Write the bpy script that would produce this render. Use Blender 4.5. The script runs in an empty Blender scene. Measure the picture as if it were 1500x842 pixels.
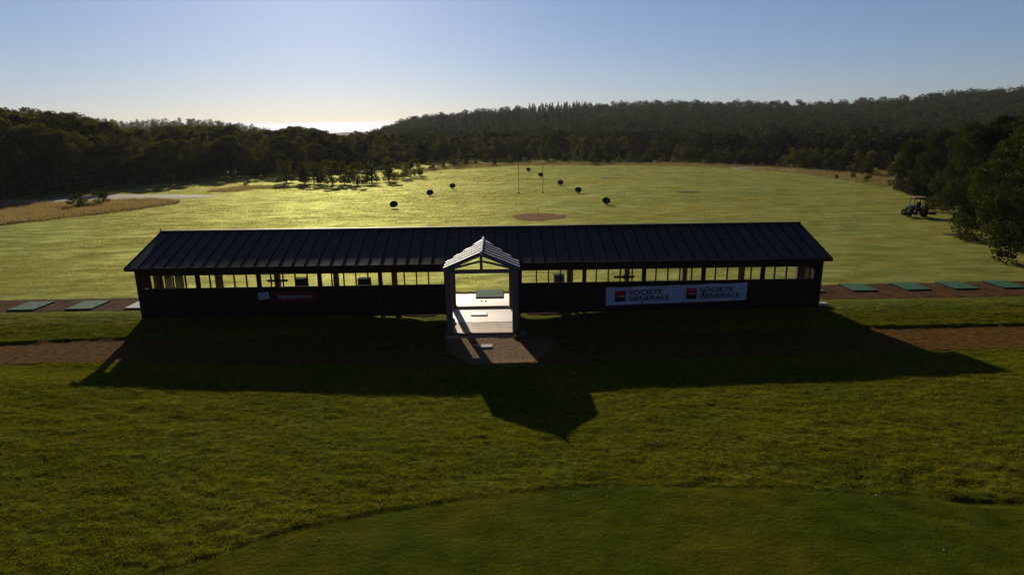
import bpy, math, random
import numpy as np
from mathutils import Matrix, Vector

random.seed(7); RNG = np.random.default_rng(11)
C = bpy.context.scene.collection
SC = bpy.context.scene

# ------------------------------------------------------------------ camera, sky, sun, exposure
CAM_H, FPX, PITCH, ROLL, YAW = 9.8, 900.0, 0.249, -0.011, 0.018
SUN_AZ = math.atan(0.262)          # the sun stands this far left of straight ahead (+Y)
SUN_EL = math.atan(0.342)
EXPOSURE, SUN_STRENGTH, SKY_STRENGTH = -0.25, 5.0, 0.05

_F = np.array([math.sin(YAW)*math.cos(PITCH), math.cos(YAW)*math.cos(PITCH), -math.sin(PITCH)])
_R = np.array([math.cos(YAW), -math.sin(YAW), 0.0]); _U = np.cross(_R, _F)
_R2 = math.cos(ROLL)*_R + math.sin(ROLL)*_U
_U2 = -math.sin(ROLL)*_R + math.cos(ROLL)*_U
cd = bpy.data.cameras.new('camera'); cam = bpy.data.objects.new('camera', cd); C.objects.link(cam)
cd.sensor_width = 36; cd.lens = FPX*36/1500; cd.clip_start = 0.1; cd.clip_end = 20000
cam.matrix_world = Matrix(((_R2[0], _U2[0], -_F[0], 0), (_R2[1], _U2[1], -_F[1], 0), (_R2[2], _U2[2], -_F[2], CAM_H), (0, 0, 0, 1)))
SC.camera = cam

w = bpy.data.worlds.new('World'); SC.world = w; w.use_nodes = True
nt = w.node_tree; bg = nt.nodes['Background']
sky = nt.nodes.new('ShaderNodeTexSky'); sky.sky_type = 'NISHITA'; sky.sun_disc = False
sky.sun_elevation = SUN_EL; sky.sun_rotation = -SUN_AZ      # rotation 0 is +Y, positive turns to +X
sky.air_density = 1.0; sky.dust_density = 0.25; sky.ozone_density = 3.0
bg.inputs['Strength'].default_value = SKY_STRENGTH
gm = nt.nodes.new('ShaderNodeGamma'); gm.inputs[1].default_value = .86
tn = nt.nodes.new('ShaderNodeMixRGB'); tn.blend_type = 'MULTIPLY'; tn.inputs[0].default_value = 1; tn.inputs[2].default_value = (1.60, 1.74, 2.25, 1)
nt.links.new(sky.outputs[0], gm.inputs[0]); nt.links.new(gm.outputs[0], tn.inputs[1])
# a low bank of bright cloud on the horizon where the valley opens
def wm(op, a, b=None, c=None, clamp=False):
    q = nt.nodes.new('ShaderNodeMath'); q.operation = op; q.use_clamp = clamp
    for i, v in enumerate((a, b, c)):
        if v is None: continue
        if isinstance(v, (int, float)): q.inputs[i].default_value = v
        else: nt.links.new(v, q.inputs[i])
    return q.outputs[0]
tcw = nt.nodes.new('ShaderNodeTexCoord'); sw = nt.nodes.new('ShaderNodeSeparateXYZ'); nt.links.new(tcw.outputs['Generated'], sw.inputs[0])
cn = nt.nodes.new('ShaderNodeTexNoise'); cn.inputs['Scale'].default_value = 14; cn.inputs['Detail'].default_value = 5
cmp_ = nt.nodes.new('ShaderNodeMapping'); cmp_.inputs['Scale'].default_value = (1, 1, 3); nt.links.new(tcw.outputs['Generated'], cmp_.inputs[0]); nt.links.new(cmp_.outputs[0], cn.inputs['Vector'])
edge = wm('MULTIPLY_ADD', cn.outputs[0], .012, .0125)                      # top of the bank
up_ = wm('MULTIPLY', wm('SUBTRACT', edge, sw.outputs[2]), 260, None, True)
azw = wm('ABSOLUTE', wm('SUBTRACT', sw.outputs[0], -.27))
side = wm('SUBTRACT', 1.55, wm('MULTIPLY', azw, 9), None, True)
cmask = wm('MULTIPLY', wm('MULTIPLY', up_, side), 1.0)
cw = nt.nodes.new('ShaderNodeMixRGB'); cw.inputs[2].default_value = (25, 25.5, 26.5, 1)
nt.links.new(cmask, cw.inputs[0]); nt.links.new(tn.outputs[0], cw.inputs[1])
# unseen sky overhead and behind the camera, dimmed to deepen the shade
away = wm('MULTIPLY', wm('SUBTRACT', .62, sw.outputs[1]), 1.1, None, True); high = wm('MULTIPLY', wm('SUBTRACT', sw.outputs[2], .36), 2.0, None, True)
deep = nt.nodes.new('ShaderNodeMixRGB'); deep.blend_type = 'MULTIPLY'; deep.inputs[2].default_value = (.26, .27, .36, 1)
nt.links.new(wm('MAXIMUM', away, high), deep.inputs[0]); nt.links.new(cw.outputs[0], deep.inputs[1]); nt.links.new(deep.outputs[0], bg.inputs['Color'])
sd = bpy.data.lights.new('sun', 'SUN'); sd.energy = SUN_STRENGTH; sd.angle = math.radians(0.5); sd.color = (1, 0.88, 0.70)
so = bpy.data.objects.new('sun', sd); C.objects.link(so)
sdir = Vector((-math.sin(SUN_AZ)*math.cos(SUN_EL), math.cos(SUN_AZ)*math.cos(SUN_EL), math.sin(SUN_EL)))
so.rotation_euler = sdir.to_track_quat('Z', 'Y').to_euler()
SC.view_settings.view_transform = 'Standard'; SC.view_settings.look = 'None'
SC.view_settings.exposure = EXPOSURE; SC.view_settings.gamma = 1
SC.render.engine = 'CYCLES'
SC.cycles.max_bounces = 6; SC.cycles.diffuse_bounces = 3; SC.cycles.glossy_bounces = 3
SC.cycles.transmission_bounces = 3; SC.cycles.transparent_max_bounces = 8; SC.cycles.volume_bounces = 0
SC.cycles.use_denoising = True

# ------------------------------------------------------------------ helpers
def ray(px, py):
    v = _F*FPX + _R2*(px-750) - _U2*(py-421)
    return v/np.linalg.norm(v)
def on_plane(px, py, y):                      # world x, z where the line of sight meets a wall at depth y
    d = ray(px, py); t = y/d[1]
    return d[0]*t, CAM_H+d[2]*t
def at_range(px, r):                          # point at horizontal range r in the direction of px
    d = ray(px, 190); h = math.hypot(d[0], d[1]); return d[0]/h*r, d[1]/h*r
def tan_el(px, py):
    d = ray(px, py); return d[2]/math.hypot(d[0], d[1])
def sm(a, b, x):
    t = np.clip((x-a)/(b-a), 0, 1); return t*t*(3-2*t)

def vnoise(x, y, seed=0):                     # smooth value noise, numpy
    x = np.asarray(x, float); y = np.asarray(y, float)
    xi = np.floor(x).astype(np.int64); yi = np.floor(y).astype(np.int64)
    fx = x-xi; fy = y-yi; fx = fx*fx*(3-2*fx); fy = fy*fy*(3-2*fy)
    def h(a, b):
        n = (a*374761393 + b*668265263 + seed*974634777) & 0xffffffff
        n = ((n ^ (n >> 13))*1274126177) & 0xffffffff
        return ((n ^ (n >> 16)) & 0xffff)/65535.0
    return (h(xi, yi)*(1-fx)+h(xi+1, yi)*fx)*(1-fy)+(h(xi, yi+1)*(1-fx)+h(xi+1, yi+1)*fx)*fy
def fbm(x, y, o=4, seed=0):
    s = 0; a = .5
    for k in range(o):
        s = s+a*vnoise(x*2**k+17.3*k, y*2**k+9.1*k, seed+k); a *= .5
    return s/(1-.5**o)

# path edges (x -> y) and green edge, world metres
PFX = [-60, -27, -22, -18.5, 0, 17.5, 24, 60]; PFY = [27.0, 28.4, 29.0, 29.25, 29.0, 29.0, 29.05, 29.0]
PNX = [-60, -24, -18.5, -2, 3, 20, 26, 60];    PNY = [24.6, 26.1, 26.2, 25.0, 25.1, 25.9, 25.8, 25.6]
def path_far(x): return np.interp(x, PFX, PFY)
def path_near(x): return np.interp(x, PNX, PNY)
GX = [-40, -9.5, -7.5, -5.3, -3, 0, 3, 8, 14, 18, 40]; GY = [4, 11.5, 12.6, 13.9, 14.6, 15.3, 15.55, 15.2, 14.2, 14.1, 13.2]
def green_edge(x): return np.interp(x, GX, GY)
def tz(x, y):                                  # terrain without fine tufts
    x = np.asarray(x, float); y = np.asarray(y, float)
    pf = path_far(x)+.12*(fbm(x*1.1, y*0, 3, 5)-.5)
    outside = sm(3.0, 4.5, np.abs(x+.9))
    bank = .12*outside*sm(pf, pf+.14, y)
    up = (.33-.12*outside)*sm(pf+.1, 33.2, y)-.15*sm(9, 3, np.abs(x+.9))*sm(34.5, 32, y)*sm(24.6, 26, y)
    z = bank+up
    z = z-.06*sm(path_near(x), path_near(x)-1, y)*0
    dev = np.clip((np.abs(x+1)-2)/17, 0, 1.6)*np.where(x > 0, .62, 1.1)
    z = z+(-.10+.36*dev**1.3)*sm(25.6, 22.8, y)*(1-.6*sm(18, 12, y))
    z = z+.10*sm(20.5, 18, y)*(1-dev.clip(0, 1))
    z = z-(.038-.026*sm(-3, 4, x))*sm(green_edge(x)+.10, green_edge(x)-.12, y)
    far = sm(45, 90, y)
    z = z+far*.5*(fbm(x/38, y/45, 3, 3)-.5)
    return z
RUT = (12.2, 14.9)
def detail(x, y):
    pf = path_far(x); pn = path_near(x)
    wig = .25*(fbm(x*.8, y*.8, 3, 8)-.5)
    onpath = sm(pn-.15+wig, pn+.1+wig, y)*(1-sm(pf-.05, pf+.1, y))
    green = 1-sm(green_edge(x)-.3, green_edge(x)+.2, y)
    tee = sm(32.2, 32.7, y)
    porch = (1-sm(2.5, 3.2, np.abs(x+.9)))*sm(24.9, 25.2, y)
    u = x*.8+y*.35
    n = (fbm(u*.9, y*1.5, 4, 21)-.5)*.095*(.55+.9*fbm(x/5, y/4, 2, 40)) + (fbm(u*3.2, y*4.5, 3, 31)-.5)*.065
    n = n*(1-.86*green)
    # rutted patch at the right
    rut = np.exp(-(((x-RUT[0])/2.6)**2+((y-RUT[1])/1.3)**2))
    n = n - rut*.085*np.clip(np.sin(4.2*np.hypot(x-RUT[0]-1, (y-RUT[1]-.2)*1.6)+2*fbm(x, y, 2, 50)), 0, 1)
    return n*(1-onpath)*(1-tee)*(1-porch)*sm(44, 30, y)

def G(px, py):                                 # where the line of sight meets the terrain
    d = ray(px, py); t = -CAM_H/d[2]
    for _ in range(25):
        x, y = d[0]*t, d[1]*t; t = (float(tz(x, y))-CAM_H)/d[2]
    return d[0]*t, d[1]*t, float(tz(d[0]*t, d[1]*t))

def tag(o, label=None, cat=None, group=None, kind=None):
    if label: o['label'] = label
    if cat: o['category'] = cat
    if group: o['group'] = group
    if kind: o['kind'] = kind
    return o
def empty(name, loc, rz=0):
    o = bpy.data.objects.new(name, None); C.objects.link(o); o.location = loc; o.rotation_euler = (0, 0, rz)
    o.empty_display_size = .2
    return o
def np_mesh(name, V, faces, m, parent=None, smooth=False, loc=None):
    me = bpy.data.meshes.new(name)
    V = np.asarray(V, np.float32)
    if isinstance(faces, np.ndarray):
        k = faces.shape[1]; nf = len(faces)
        me.vertices.add(len(V)); me.vertices.foreach_set('co', V.ravel())
        me.loops.add(nf*k); me.loops.foreach_set('vertex_index', faces.astype(np.int32).ravel())
        me.polygons.add(nf); me.polygons.foreach_set('loop_start', np.arange(0, nf*k, k, dtype=np.int32))
        me.polygons.foreach_set('loop_total', np.full(nf, k, np.int32))
        me.update(calc_edges=True)
    else:
        me.from_pydata(V.tolist(), [], faces); me.update()
    if smooth: me.polygons.foreach_set('use_smooth', np.ones(len(me.polygons), bool))
    if m: me.materials.append(m)
    o = bpy.data.objects.new(name, me); C.objects.link(o)
    if parent: o.parent = parent
    if loc: o.location = loc
    return o

class MB:
    """collects shapes, then links them as ONE mesh object"""
    def __init__(s): s.v = []; s.f = []
    def add(s, vs, fs):
        b = len(s.v); s.v += [tuple(map(float, q)) for q in vs]; s.f += [tuple(i+b for i in f) for f in fs]
    def box(s, x0, x1, y0, y1, z0, z1, bev=0.0):
        if bev <= 0:
            vs = [(x, y, z) for z in (z0, z1) for y in (y0, y1) for x in (x0, x1)]
            s.add(vs, [(0, 2, 3, 1), (4, 5, 7, 6), (0, 1, 5, 4), (2, 6, 7, 3), (0, 4, 6, 2), (1, 3, 7, 5)])
        else:
            b = bev; vs = []
            for z, i in ((z0, b), (z0+b, 0), (z1-b, 0), (z1, b)):
                vs += [(x0+i+(b if not i else 0)*0, y0+i, z), (x1-i, y0+i, z), (x1-i, y1-i, z), (x0+i, y1-i, z)]
            fs = [(3, 2, 1, 0), (12, 13, 14, 15)]
            for r in range(3):
                for k in range(4): a = r*4+k; c = r*4+(k+1) % 4; fs.append((a, c, c+4, a+4))
            s.add(vs, fs)
        return s
    def bar(s, p, q, wd, hd, up=(0, 0, 1)):
        p = Vector(p); q = Vector(q); d = (q-p).normalized(); u = Vector(up)
        if abs(d.dot(u)) > .98: u = Vector((0, 1, 0))
        a = d.cross(u).normalized(); b = a.cross(d).normalized(); a *= wd/2; b *= hd/2
        vs = [p-a-b, p+a-b, p+a+b, p-a+b, q-a-b, q+a-b, q+a+b, q-a+b]
        s.add(vs, [(3, 2, 1, 0), (4, 5, 6, 7), (0, 1, 5, 4), (1, 2, 6, 5), (2, 3, 7, 6), (3, 0, 4, 7)]); return s
    def tube(s, pts, rads, n=8, cap=True):
        rings = []; pts = [Vector(p) for p in pts]
        for i, p in enumerate(pts):
            d = (pts[min(i+1, len(pts)-1)]-pts[max(i-1, 0)]).normalized()
            u = Vector((0, 0, 1)) if abs(d.z) < .9 else Vector((1, 0, 0))
            a = d.cross(u).normalized(); b = a.cross(d).normalized()
            r = rads[i] if hasattr(rads, '__len__') else rads
            rings.append([p+a*r*math.cos(2*math.pi*k/n)+b*r*math.sin(2*math.pi*k/n) for k in range(n)])
        vs = [v for r in rings for v in r]; fs = []
        for i in range(len(pts)-1):
            for k in range(n):
                a0 = i*n+k; a1 = i*n+(k+1) % n; fs.append((a0, a1, a1+n, a0+n))
        if cap: fs.append(tuple(range(n-1, -1, -1))); fs.append(tuple((len(pts)-1)*n+k for k in range(n)))
        s.add(vs, fs); return s
    def build(s, name, m, parent=None, smooth=False, loc=None):
        return np_mesh(name, np.array(s.v), s.f, m, parent, smooth, loc)

# ------------------------------------------------------------------ materials
def circ(p, q, r):
    (x1, y1), (x2, y2), (x3, y3) = p, q, r
    d = 2*(x1*(y2-y3)+x2*(y3-y1)+x3*(y1-y2)); a, b, c = x1*x1+y1*y1, x2*x2+y2*y2, x3*x3+y3*y3
    ux = (a*(y2-y3)+b*(y3-y1)+c*(y1-y2))/d; uy = (a*(x3-x2)+b*(x1-x3)+c*(x2-x1))/d
    return ux, uy, math.hypot(x1-ux, y1-uy)
ARCS = [circ(G(560, 335)[:2], G(700, 303)[:2], G(797, 272)[:2]), circ(G(1240, 320)[:2], G(1100, 285)[:2], G(980, 262)[:2])]
def mat(name, col, rough=.7, spec=.5, metal=0, noise=None, bump=0, bscale=8, sheen=0):
    m = bpy.data.materials.new(name); m.use_nodes = True; n = m.node_tree; b = n.nodes['Principled BSDF']
    b.inputs['Base Color'].default_value = (*col, 1); b.inputs['Roughness'].default_value = rough
    b.inputs['Metallic'].default_value = metal; b.inputs['Specular IOR Level'].default_value = spec
    tc = n.nodes.new('ShaderNodeTexCoord')
    if noise:
        sc, col2, lo, hi = noise[:4]; st = noise[4] if len(noise) > 4 else (1, 1, 1)
        mp = n.nodes.new('ShaderNodeMapping'); mp.inputs['Scale'].default_value = st
        n.links.new(tc.outputs['Object'], mp.inputs[0])
        t = n.nodes.new('ShaderNodeTexNoise'); t.inputs['Scale'].default_value = sc; t.inputs['Detail'].default_value = 6
        t.inputs['Roughness'].default_value = .65
        n.links.new(mp.outputs[0], t.inputs['Vector'])
        r = n.nodes.new('ShaderNodeValToRGB'); r.color_ramp.elements[0].position = lo; r.color_ramp.elements[1].position = hi
        r.color_ramp.elements[0].color = (*col, 1); r.color_ramp.elements[1].color = (*col2, 1)
        n.links.new(t.outputs[0], r.inputs[0]); n.links.new(r.outputs[0], b.inputs['Base Color'])
    if bump:
        t2 = n.nodes.new('ShaderNodeTexNoise'); t2.inputs['Scale'].default_value = bscale; t2.inputs['Detail'].default_value = 8
        n.links.new(tc.outputs['Object'], t2.inputs['Vector'])
        bp = n.nodes.new('ShaderNodeBump'); bp.inputs['Strength'].default_value = bump; bp.inputs['Distance'].default_value = .05
        n.links.new(t2.outputs[0], bp.inputs['Height']); n.links.new(bp.outputs[0], b.inputs['Normal'])
    return m

def leaf_mat(name, ca, cb, trans=.35, scale=.35, gloss=.012, lo=.45, hi=1.0, isl=.35):
    m = bpy.data.materials.new(name); m.use_nodes = True; n = m.node_tree; n.nodes.clear()
    out = n.nodes.new('ShaderNodeOutputMaterial'); geo = n.nodes.new('ShaderNodeNewGeometry')
    oi = n.nodes.new('ShaderNodeObjectInfo')
    t = n.nodes.new('ShaderNodeTexNoise'); t.inputs['Scale'].default_value = scale; t.inputs['Detail'].default_value = 4
    n.links.new(geo.outputs['Position'], t.inputs['Vector'])
    ad = n.nodes.new('ShaderNodeMath'); ad.operation = 'MULTIPLY_ADD'; ad.inputs[1].default_value = .45
    n.links.new(oi.outputs['Random'], ad.inputs[0]); n.links.new(t.outputs[0], ad.inputs[2])
    ad2 = n.nodes.new('ShaderNodeMath'); ad2.operation = 'MULTIPLY_ADD'; ad2.inputs[1].default_value = isl
    n.links.new(geo.outputs['Random Per Island'], ad2.inputs[0]); n.links.new(ad.outputs[0], ad2.inputs[2])
    r = n.nodes.new('ShaderNodeValToRGB'); r.color_ramp.elements[0].position = lo; r.color_ramp.elements[1].position = hi
    r.color_ramp.elements[0].color = (*ca, 1); r.color_ramp.elements[1].color = (*cb, 1)
    n.links.new(ad2.outputs[0], r.inputs[0])
    d = n.nodes.new('ShaderNodeBsdfDiffuse'); tr = n.nodes.new('ShaderNodeBsdfTranslucent')
    n.links.new(r.outputs[0], d.inputs[0])
    h = n.nodes.new('ShaderNodeMixRGB'); h.blend_type = 'MULTIPLY'; h.inputs[0].default_value = 1; h.inputs[2].default_value = (1.2, 1.1, .5, 1)
    n.links.new(r.outputs[0], h.inputs[1]); n.links.new(h.outputs[0], tr.inputs[0])
    mx = n.nodes.new('ShaderNodeMixShader'); mx.inputs[0].default_value = trans
    n.links.new(d.outputs[0], mx.inputs[1]); n.links.new(tr.outputs[0], mx.inputs[2])
    g = n.nodes.new('ShaderNodeBsdfGlossy'); g.inputs['Roughness'].default_value = .5; g.inputs[0].default_value = (.6, .6, .6, 1)
    m2 = n.nodes.new('ShaderNodeMixShader'); m2.inputs[0].default_value = gloss
    n.links.new(mx.outputs[0], m2.inputs[1]); n.links.new(g.outputs[0], m2.inputs[2])
    n.links.new(m2.outputs[0], out.inputs['Surface'])
    return m

DEW = .31
def ground_mat():
    m = bpy.data.materials.new('turf'); m.use_nodes = True; n = m.node_tree; b = n.nodes['Principled BSDF']
    L = n.links.new; geo = n.nodes.new('ShaderNodeNewGeometry'); sep = n.nodes.new('ShaderNodeSeparateXYZ')
    L(geo.outputs['Position'], sep.inputs[0])
    def noise(scale, st, det=6, rot=0):
        mp = n.nodes.new('ShaderNodeMapping'); mp.inputs['Scale'].default_value = st; mp.inputs['Rotation'].default_value = (0, 0, rot)
        L(geo.outputs['Position'], mp.inputs[0]); t = n.nodes.new('ShaderNodeTexNoise')
        t.inputs['Scale'].default_value = scale; t.inputs['Detail'].default_value = det; t.inputs['Roughness'].default_value = .68
        L(mp.outputs[0], t.inputs['Vector']); return t.outputs[0]
    def ramp(src, p0, c0, p1, c1):
        r = n.nodes.new('ShaderNodeValToRGB'); e = r.color_ramp.elements
        e[0].position = p0; e[1].position = p1; e[0].color = (*c0, 1); e[1].color = (*c1, 1); L(src, r.inputs[0]); return r.outputs[0]
    def mix(f, a, c, mode='MIX'):
        x = n.nodes.new('ShaderNodeMixRGB'); x.blend_type = mode
        if isinstance(f, float): x.inputs[0].default_value = f
        else: L(f, x.inputs[0])
        L(a, x.inputs[1]); L(c, x.inputs[2]); return x.outputs[0]
    near = ramp(noise(4.5, (1, 1.4, 1), 10), .36, (.026, .038, .003), .66, (.185, .18, .014))
    nearb = ramp(noise(.25, (1, 1, 1), 3), .40, (.68, .85, .8), .62, (1.14, 1.06, 1.0))
    near = mix(1.0, near, nearb, 'MULTIPLY')
    smooth = ramp(noise(1.1, (1, 1.3, 1), 9), .34, (.044, .054, .003), .68, (.100, .102, .006))
    smooth = mix(1.0, smooth, nearb, 'MULTIPLY')
    at = n.nodes.new('ShaderNodeAttribute'); at.attribute_name = 'green'
    near = mix(at.outputs['Fac'], near, smooth)
    patch = ramp(noise(.07, (.7, 1.3, 1), 6, .25), .40, (.058, .088, .004), .60, (.17, .16, .024))
    fine = ramp(noise(.8, (.6, 1.4, 1), 9), .36, (.55, .62, .4), .66, (1.38, 1.3, 1.4))
    farc = mix(1.0, patch, fine, 'MULTIPLY')
    def mth(op, a, c=None, clamp=False):
        q = n.nodes.new('ShaderNodeMath'); q.operation = op; q.use_clamp = clamp
        for k_, v_ in enumerate((a, c)):
            if v_ is None: continue
            if isinstance(v_, (int, float)): q.inputs[k_].default_value = v_
            else: L(v_, q.inputs[k_])
        return q.outputs[0]
    wob = mth('MULTIPLY', noise(.08, (1, 1, 1), 3), 6.0)
    u_ = mth('ADD', mth('ADD', mth('MULTIPLY', sep.outputs[0], .92), mth('MULTIPLY', sep.outputs[1], -.38)), wob)
    sw_ = mth('SINE', mth('MULTIPLY', u_, 1.35))
    swr = ramp(mth('MULTIPLY_ADD', sw_, .5), .0, (.80, .88, .7), 1.0, (1.12, 1.08, 1.15))
    farc = mix(.5, farc, swr, 'MULTIPLY')
    for (cx_, cy_, R_) in ARCS:
        dx = mth('SUBTRACT', sep.outputs[0], cx_); dy = mth('SUBTRACT', sep.outputs[1], cy_)
        dd = mth('ABSOLUTE', mth('SUBTRACT', mth('SQRT', mth('ADD', mth('MULTIPLY', dx, dx), mth('MULTIPLY', dy, dy))), mth('ADD', wob, R_-3)))
        for off in (0, 1.5):
            e_ = mth('ABSOLUTE', mth('SUBTRACT', dd, off))
            f_ = mth('MULTIPLY', mth('SUBTRACT', 1.0, mth('MULTIPLY', e_, 2.6), True), .55)
            dk = n.nodes.new('ShaderNodeMixRGB'); dk.blend_type = 'MULTIPLY'; L(f_, dk.inputs[0]); L(farc, dk.inputs[1]); dk.inputs[2].default_value = (.35, .55, .3, 1); farc = dk.outputs[0]
    mr = n.nodes.new('ShaderNodeMapRange'); mr.inputs[1].default_value = 32; mr.inputs[2].default_value = 37; L(sep.outputs[1], mr.inputs[0])
    L(mix(mr.outputs[0], near, farc), b.inputs['Base Color'])
    # dew: wet blades throw the low sun forward
    dew = n.nodes.new('ShaderNodeMapRange'); dew.inputs[1].default_value = .40; dew.inputs[2].default_value = .62
    dew.inputs[3].default_value = .45; dew.inputs[4].default_value = 1.0
    L(noise(.5, (.6, 1.4, 1), 9, -.1), dew.inputs[0])
    fd = n.nodes.new('ShaderNodeMath'); fd.operation = 'MULTIPLY'; L(dew.outputs[0], fd.inputs[0])
    f2 = n.nodes.new('ShaderNodeMapRange'); f2.inputs[1].default_value = 31; f2.inputs[2].default_value = 38
    f2.inputs[3].default_value = .006; f2.inputs[4].default_value = DEW; L(sep.outputs[1], f2.inputs[0]); L(f2.outputs[0], fd.inputs[1])
    b.inputs['Specular IOR Level'].default_value = 0; b.inputs['Roughness'].default_value = .9
    gl = n.nodes.new('ShaderNodeBsdfGlossy'); gl.inputs['Roughness'].default_value = .69; gl.inputs[0].default_value = (.93, .96, .36, 1)
    ms = n.nodes.new('ShaderNodeMixShader'); L(fd.outputs[0], ms.inputs[0]); L(b.outputs[0], ms.inputs[1]); L(gl.outputs[0], ms.inputs[2])
    L(ms.outputs[0], n.nodes['Material Output'].inputs['Surface'])
    bp = n.nodes.new('ShaderNodeBump'); bp.inputs['Strength'].default_value = .7; bp.inputs['Distance'].default_value = .07
    ad = n.nodes.new('ShaderNodeMath'); ad.operation = 'ADD'
    L(noise(9, (1, 1, 1), 8), ad.inputs[0]); L(noise(1.6, (.9, 1.3, 1), 7), ad.inputs[1])
    L(ad.outputs[0], bp.inputs['Height']); L(bp.outputs[0], b.inputs['Normal']); L(bp.outputs[0], gl.inputs['Normal'])
    return m

def wet(m, fac, rough, col=(1, .95, .88)):
    n = m.node_tree; g = n.nodes.new('ShaderNodeBsdfGlossy'); g.inputs['Roughness'].default_value = rough; g.inputs[0].default_value = (*col, 1)
    x = n.nodes.new('ShaderNodeMixShader'); x.inputs[0].default_value = fac; o = n.nodes['Material Output']
    n.links.new(n.nodes['Principled BSDF'].outputs[0], x.inputs[1]); n.links.new(g.outputs[0], x.inputs[2]); n.links.new(x.outputs[0], o.inputs['Surface'])
M = dict(
    turf=ground_mat(),
    gravel=mat('gravel', (.055, .027, .006), .95, .02, noise=(5, (.22, .115, .024), .38, .68, (.5, 1.6, 1)), bump=.8, bscale=22),
    soil=mat('tee_soil', (.05, .025, .010), .95, .03, noise=(1.6, (.14, .070, .032), .35, .68), bump=.5, bscale=12),
    slabfloor=mat('pale_floor', (.72, .62, .50), .60, 1.0, noise=(1.3, (.8, .72, .62), .35, .62), bump=.03, bscale=18),
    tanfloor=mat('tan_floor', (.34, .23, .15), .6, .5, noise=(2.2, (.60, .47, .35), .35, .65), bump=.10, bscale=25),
    sunpatch=mat('sunlit_gravel', (.08, .042, .016), .9, .05, noise=(7, (.34, .21, .10), .36, .68), bump=.5, bscale=25),  # path gravel in a lighter colour that stands for sunlight
    redsoil=mat('red_soil', (.20, .085, .035), .95, .02, noise=(1.5, (.36, .17, .08), .35, .7), bump=.5, bscale=6),
    darkground=mat('dark_ground', (.035, .03, .015), .9, .1, noise=(2, (.06, .05, .03), .3, .7)),
    sand=mat('pale_fairway', (.30, .27, .17), .8, .3, noise=(.3, (.42, .38, .27), .3, .7)),
    stain=mat('brown_stained_boards', (.022, .009, .006), .8, .15, noise=(2.2, (.050, .024, .017), .3, .7, (1, 1, 9)), bump=.3, bscale=30),
    wood=mat('brown_timber', (.16, .085, .045), .7, .3, noise=(3, (.26, .15, .085), .3, .7, (6, 6, 1)), bump=.2, bscale=30),
    greywood=mat('weathered_timber', (.13, .11, .11), .6, .4, noise=(4, (.21, .185, .18), .3, .7, (5, 5, 1)), bump=.2, bscale=30),
    roof=mat('dark_sheet_roof', (.022, .015, .018), .6, .2, .0, noise=(.9, (.040, .027, .030), .3, .7), bump=.05, bscale=3),
    porchroof=mat('glint_sheet', (.60, .58, .64), .65, .25, .0, noise=(2, (.8, .8, .82), .3, .7)),  # sun glint on the porch sheets put into a pale base colour
    ribs=mat('dark_rib', (.012, .010, .012), 1.0, .0),
    mat_green=mat('green_mat', (.012, .085, .04), .85, .3, noise=(5, (.03, .14, .065), .3, .7), bump=.3, bscale=60),
    rubber=mat('black_rubber', (.010, .010, .011), .95, .1),
    pale=mat('pale_stone', (.5, .47, .42), .8, .3, noise=(6, (.68, .62, .55), .3, .7)),
    lightpanel=leaf_mat('thin_panel', (.16, .15, .16), (.26, .25, .30), .5, 1.0),
    cabinet=mat('green_cabinet', (.015, .03, .018), .95, .02, noise=(2, (.04, .075, .045), .3, .7)),
    greycab=mat('grey_cabinet', (.13, .15, .13), .95, .02, noise=(2, (.17, .19, .17), .3, .7)),
    curtain=mat('tan_panel', (.18, .12, .07), .7, .3, noise=(3, (.26, .18, .11), .3, .7)),
    banner=mat('banner_cloth', (.62, .68, .78), .6, .3, noise=(1.2, (.72, .76, .84), .3, .7)),
    red=mat('banner_red', (.55, .02, .03), .5, .3), black=mat('banner_black', (.01, .01, .012), .5, .3), white=mat('white_paint', (.75, .75, .78), .5, .3),
    signred=mat('sign_red', (.16, .012, .01), .5, .4, noise=(3, (.2, .02, .015), .3, .7)),
    signtext=mat('sign_lettering', (.5, .42, .5), .5, .3),
    ink=mat('notice_ink', (.12, .18, .32), .6, .2), paper=mat('notice_paper', (.7, .74, .85), .6, .2),
    tractor=mat('tractor_paint', (.012, .02, .008), .6, .2), cabtop=mat('cab_roof', (.36, .26, .15), .7, .1), glass=mat('cab_glass', (.02, .025, .02), .1, .6),
    target=mat('dark_target', (.018, .018, .026), .6, .4, noise=(4, (.03, .03, .045), .3, .7)),
    pole=mat('pole_metal', (.05, .055, .045), .5, .4),
    bark=mat('bark', (.05, .038, .028), .9, .1, noise=(3, (.09, .07, .05), .3, .7, (4, 4, 1)), bump=.6, bscale=6),
    leaf_a=leaf_mat('leaves', (.009, .015, .004), (.115, .12, .022), .42, .4, lo=.62, hi=1.12),
    leaf_b=leaf_mat('leaves_birch', (.022, .030, .006), (.15, .14, .03), .45, .3, lo=.6, hi=1.1),
    leaf_near=leaf_mat('leaves_beech', (.004, .008, .0015), (.038, .052, .006), .4, .8, lo=.6, hi=1.15),
    leaf_hill=leaf_mat('leaves_hill', (.004, .008, .003), (.062, .088, .022), .35, .07, lo=.52, hi=.95, isl=.14),
    leaf_conifer=leaf_mat('needles', (.010, .020, .012), (.030, .042, .020), .2, .05),
    rough=leaf_mat('dry_grass', (.12, .105, .055), (.38, .30, .20), .45, .35),
    blade=leaf_mat('blades', (.014, .026, .0015), (.20, .20, .010), .42, 2.5, .001, lo=.5, hi=1.15),
    fieldblade=leaf_mat('field_blades', (.085, .095, .008), (.34, .28, .075), .55, .3, .004),
    hill=mat('forest_floor', (.018, .024, .010), .95, .05),
    ball=mat('ball_white', (.6, .6, .5), .6, .2),
)

wet(M['slabfloor'], .38, .55); wet(M['tanfloor'], .10, .6, (1, .85, .7)); wet(M['porchroof'], .25, .6, (1, .97, 1))
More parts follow.
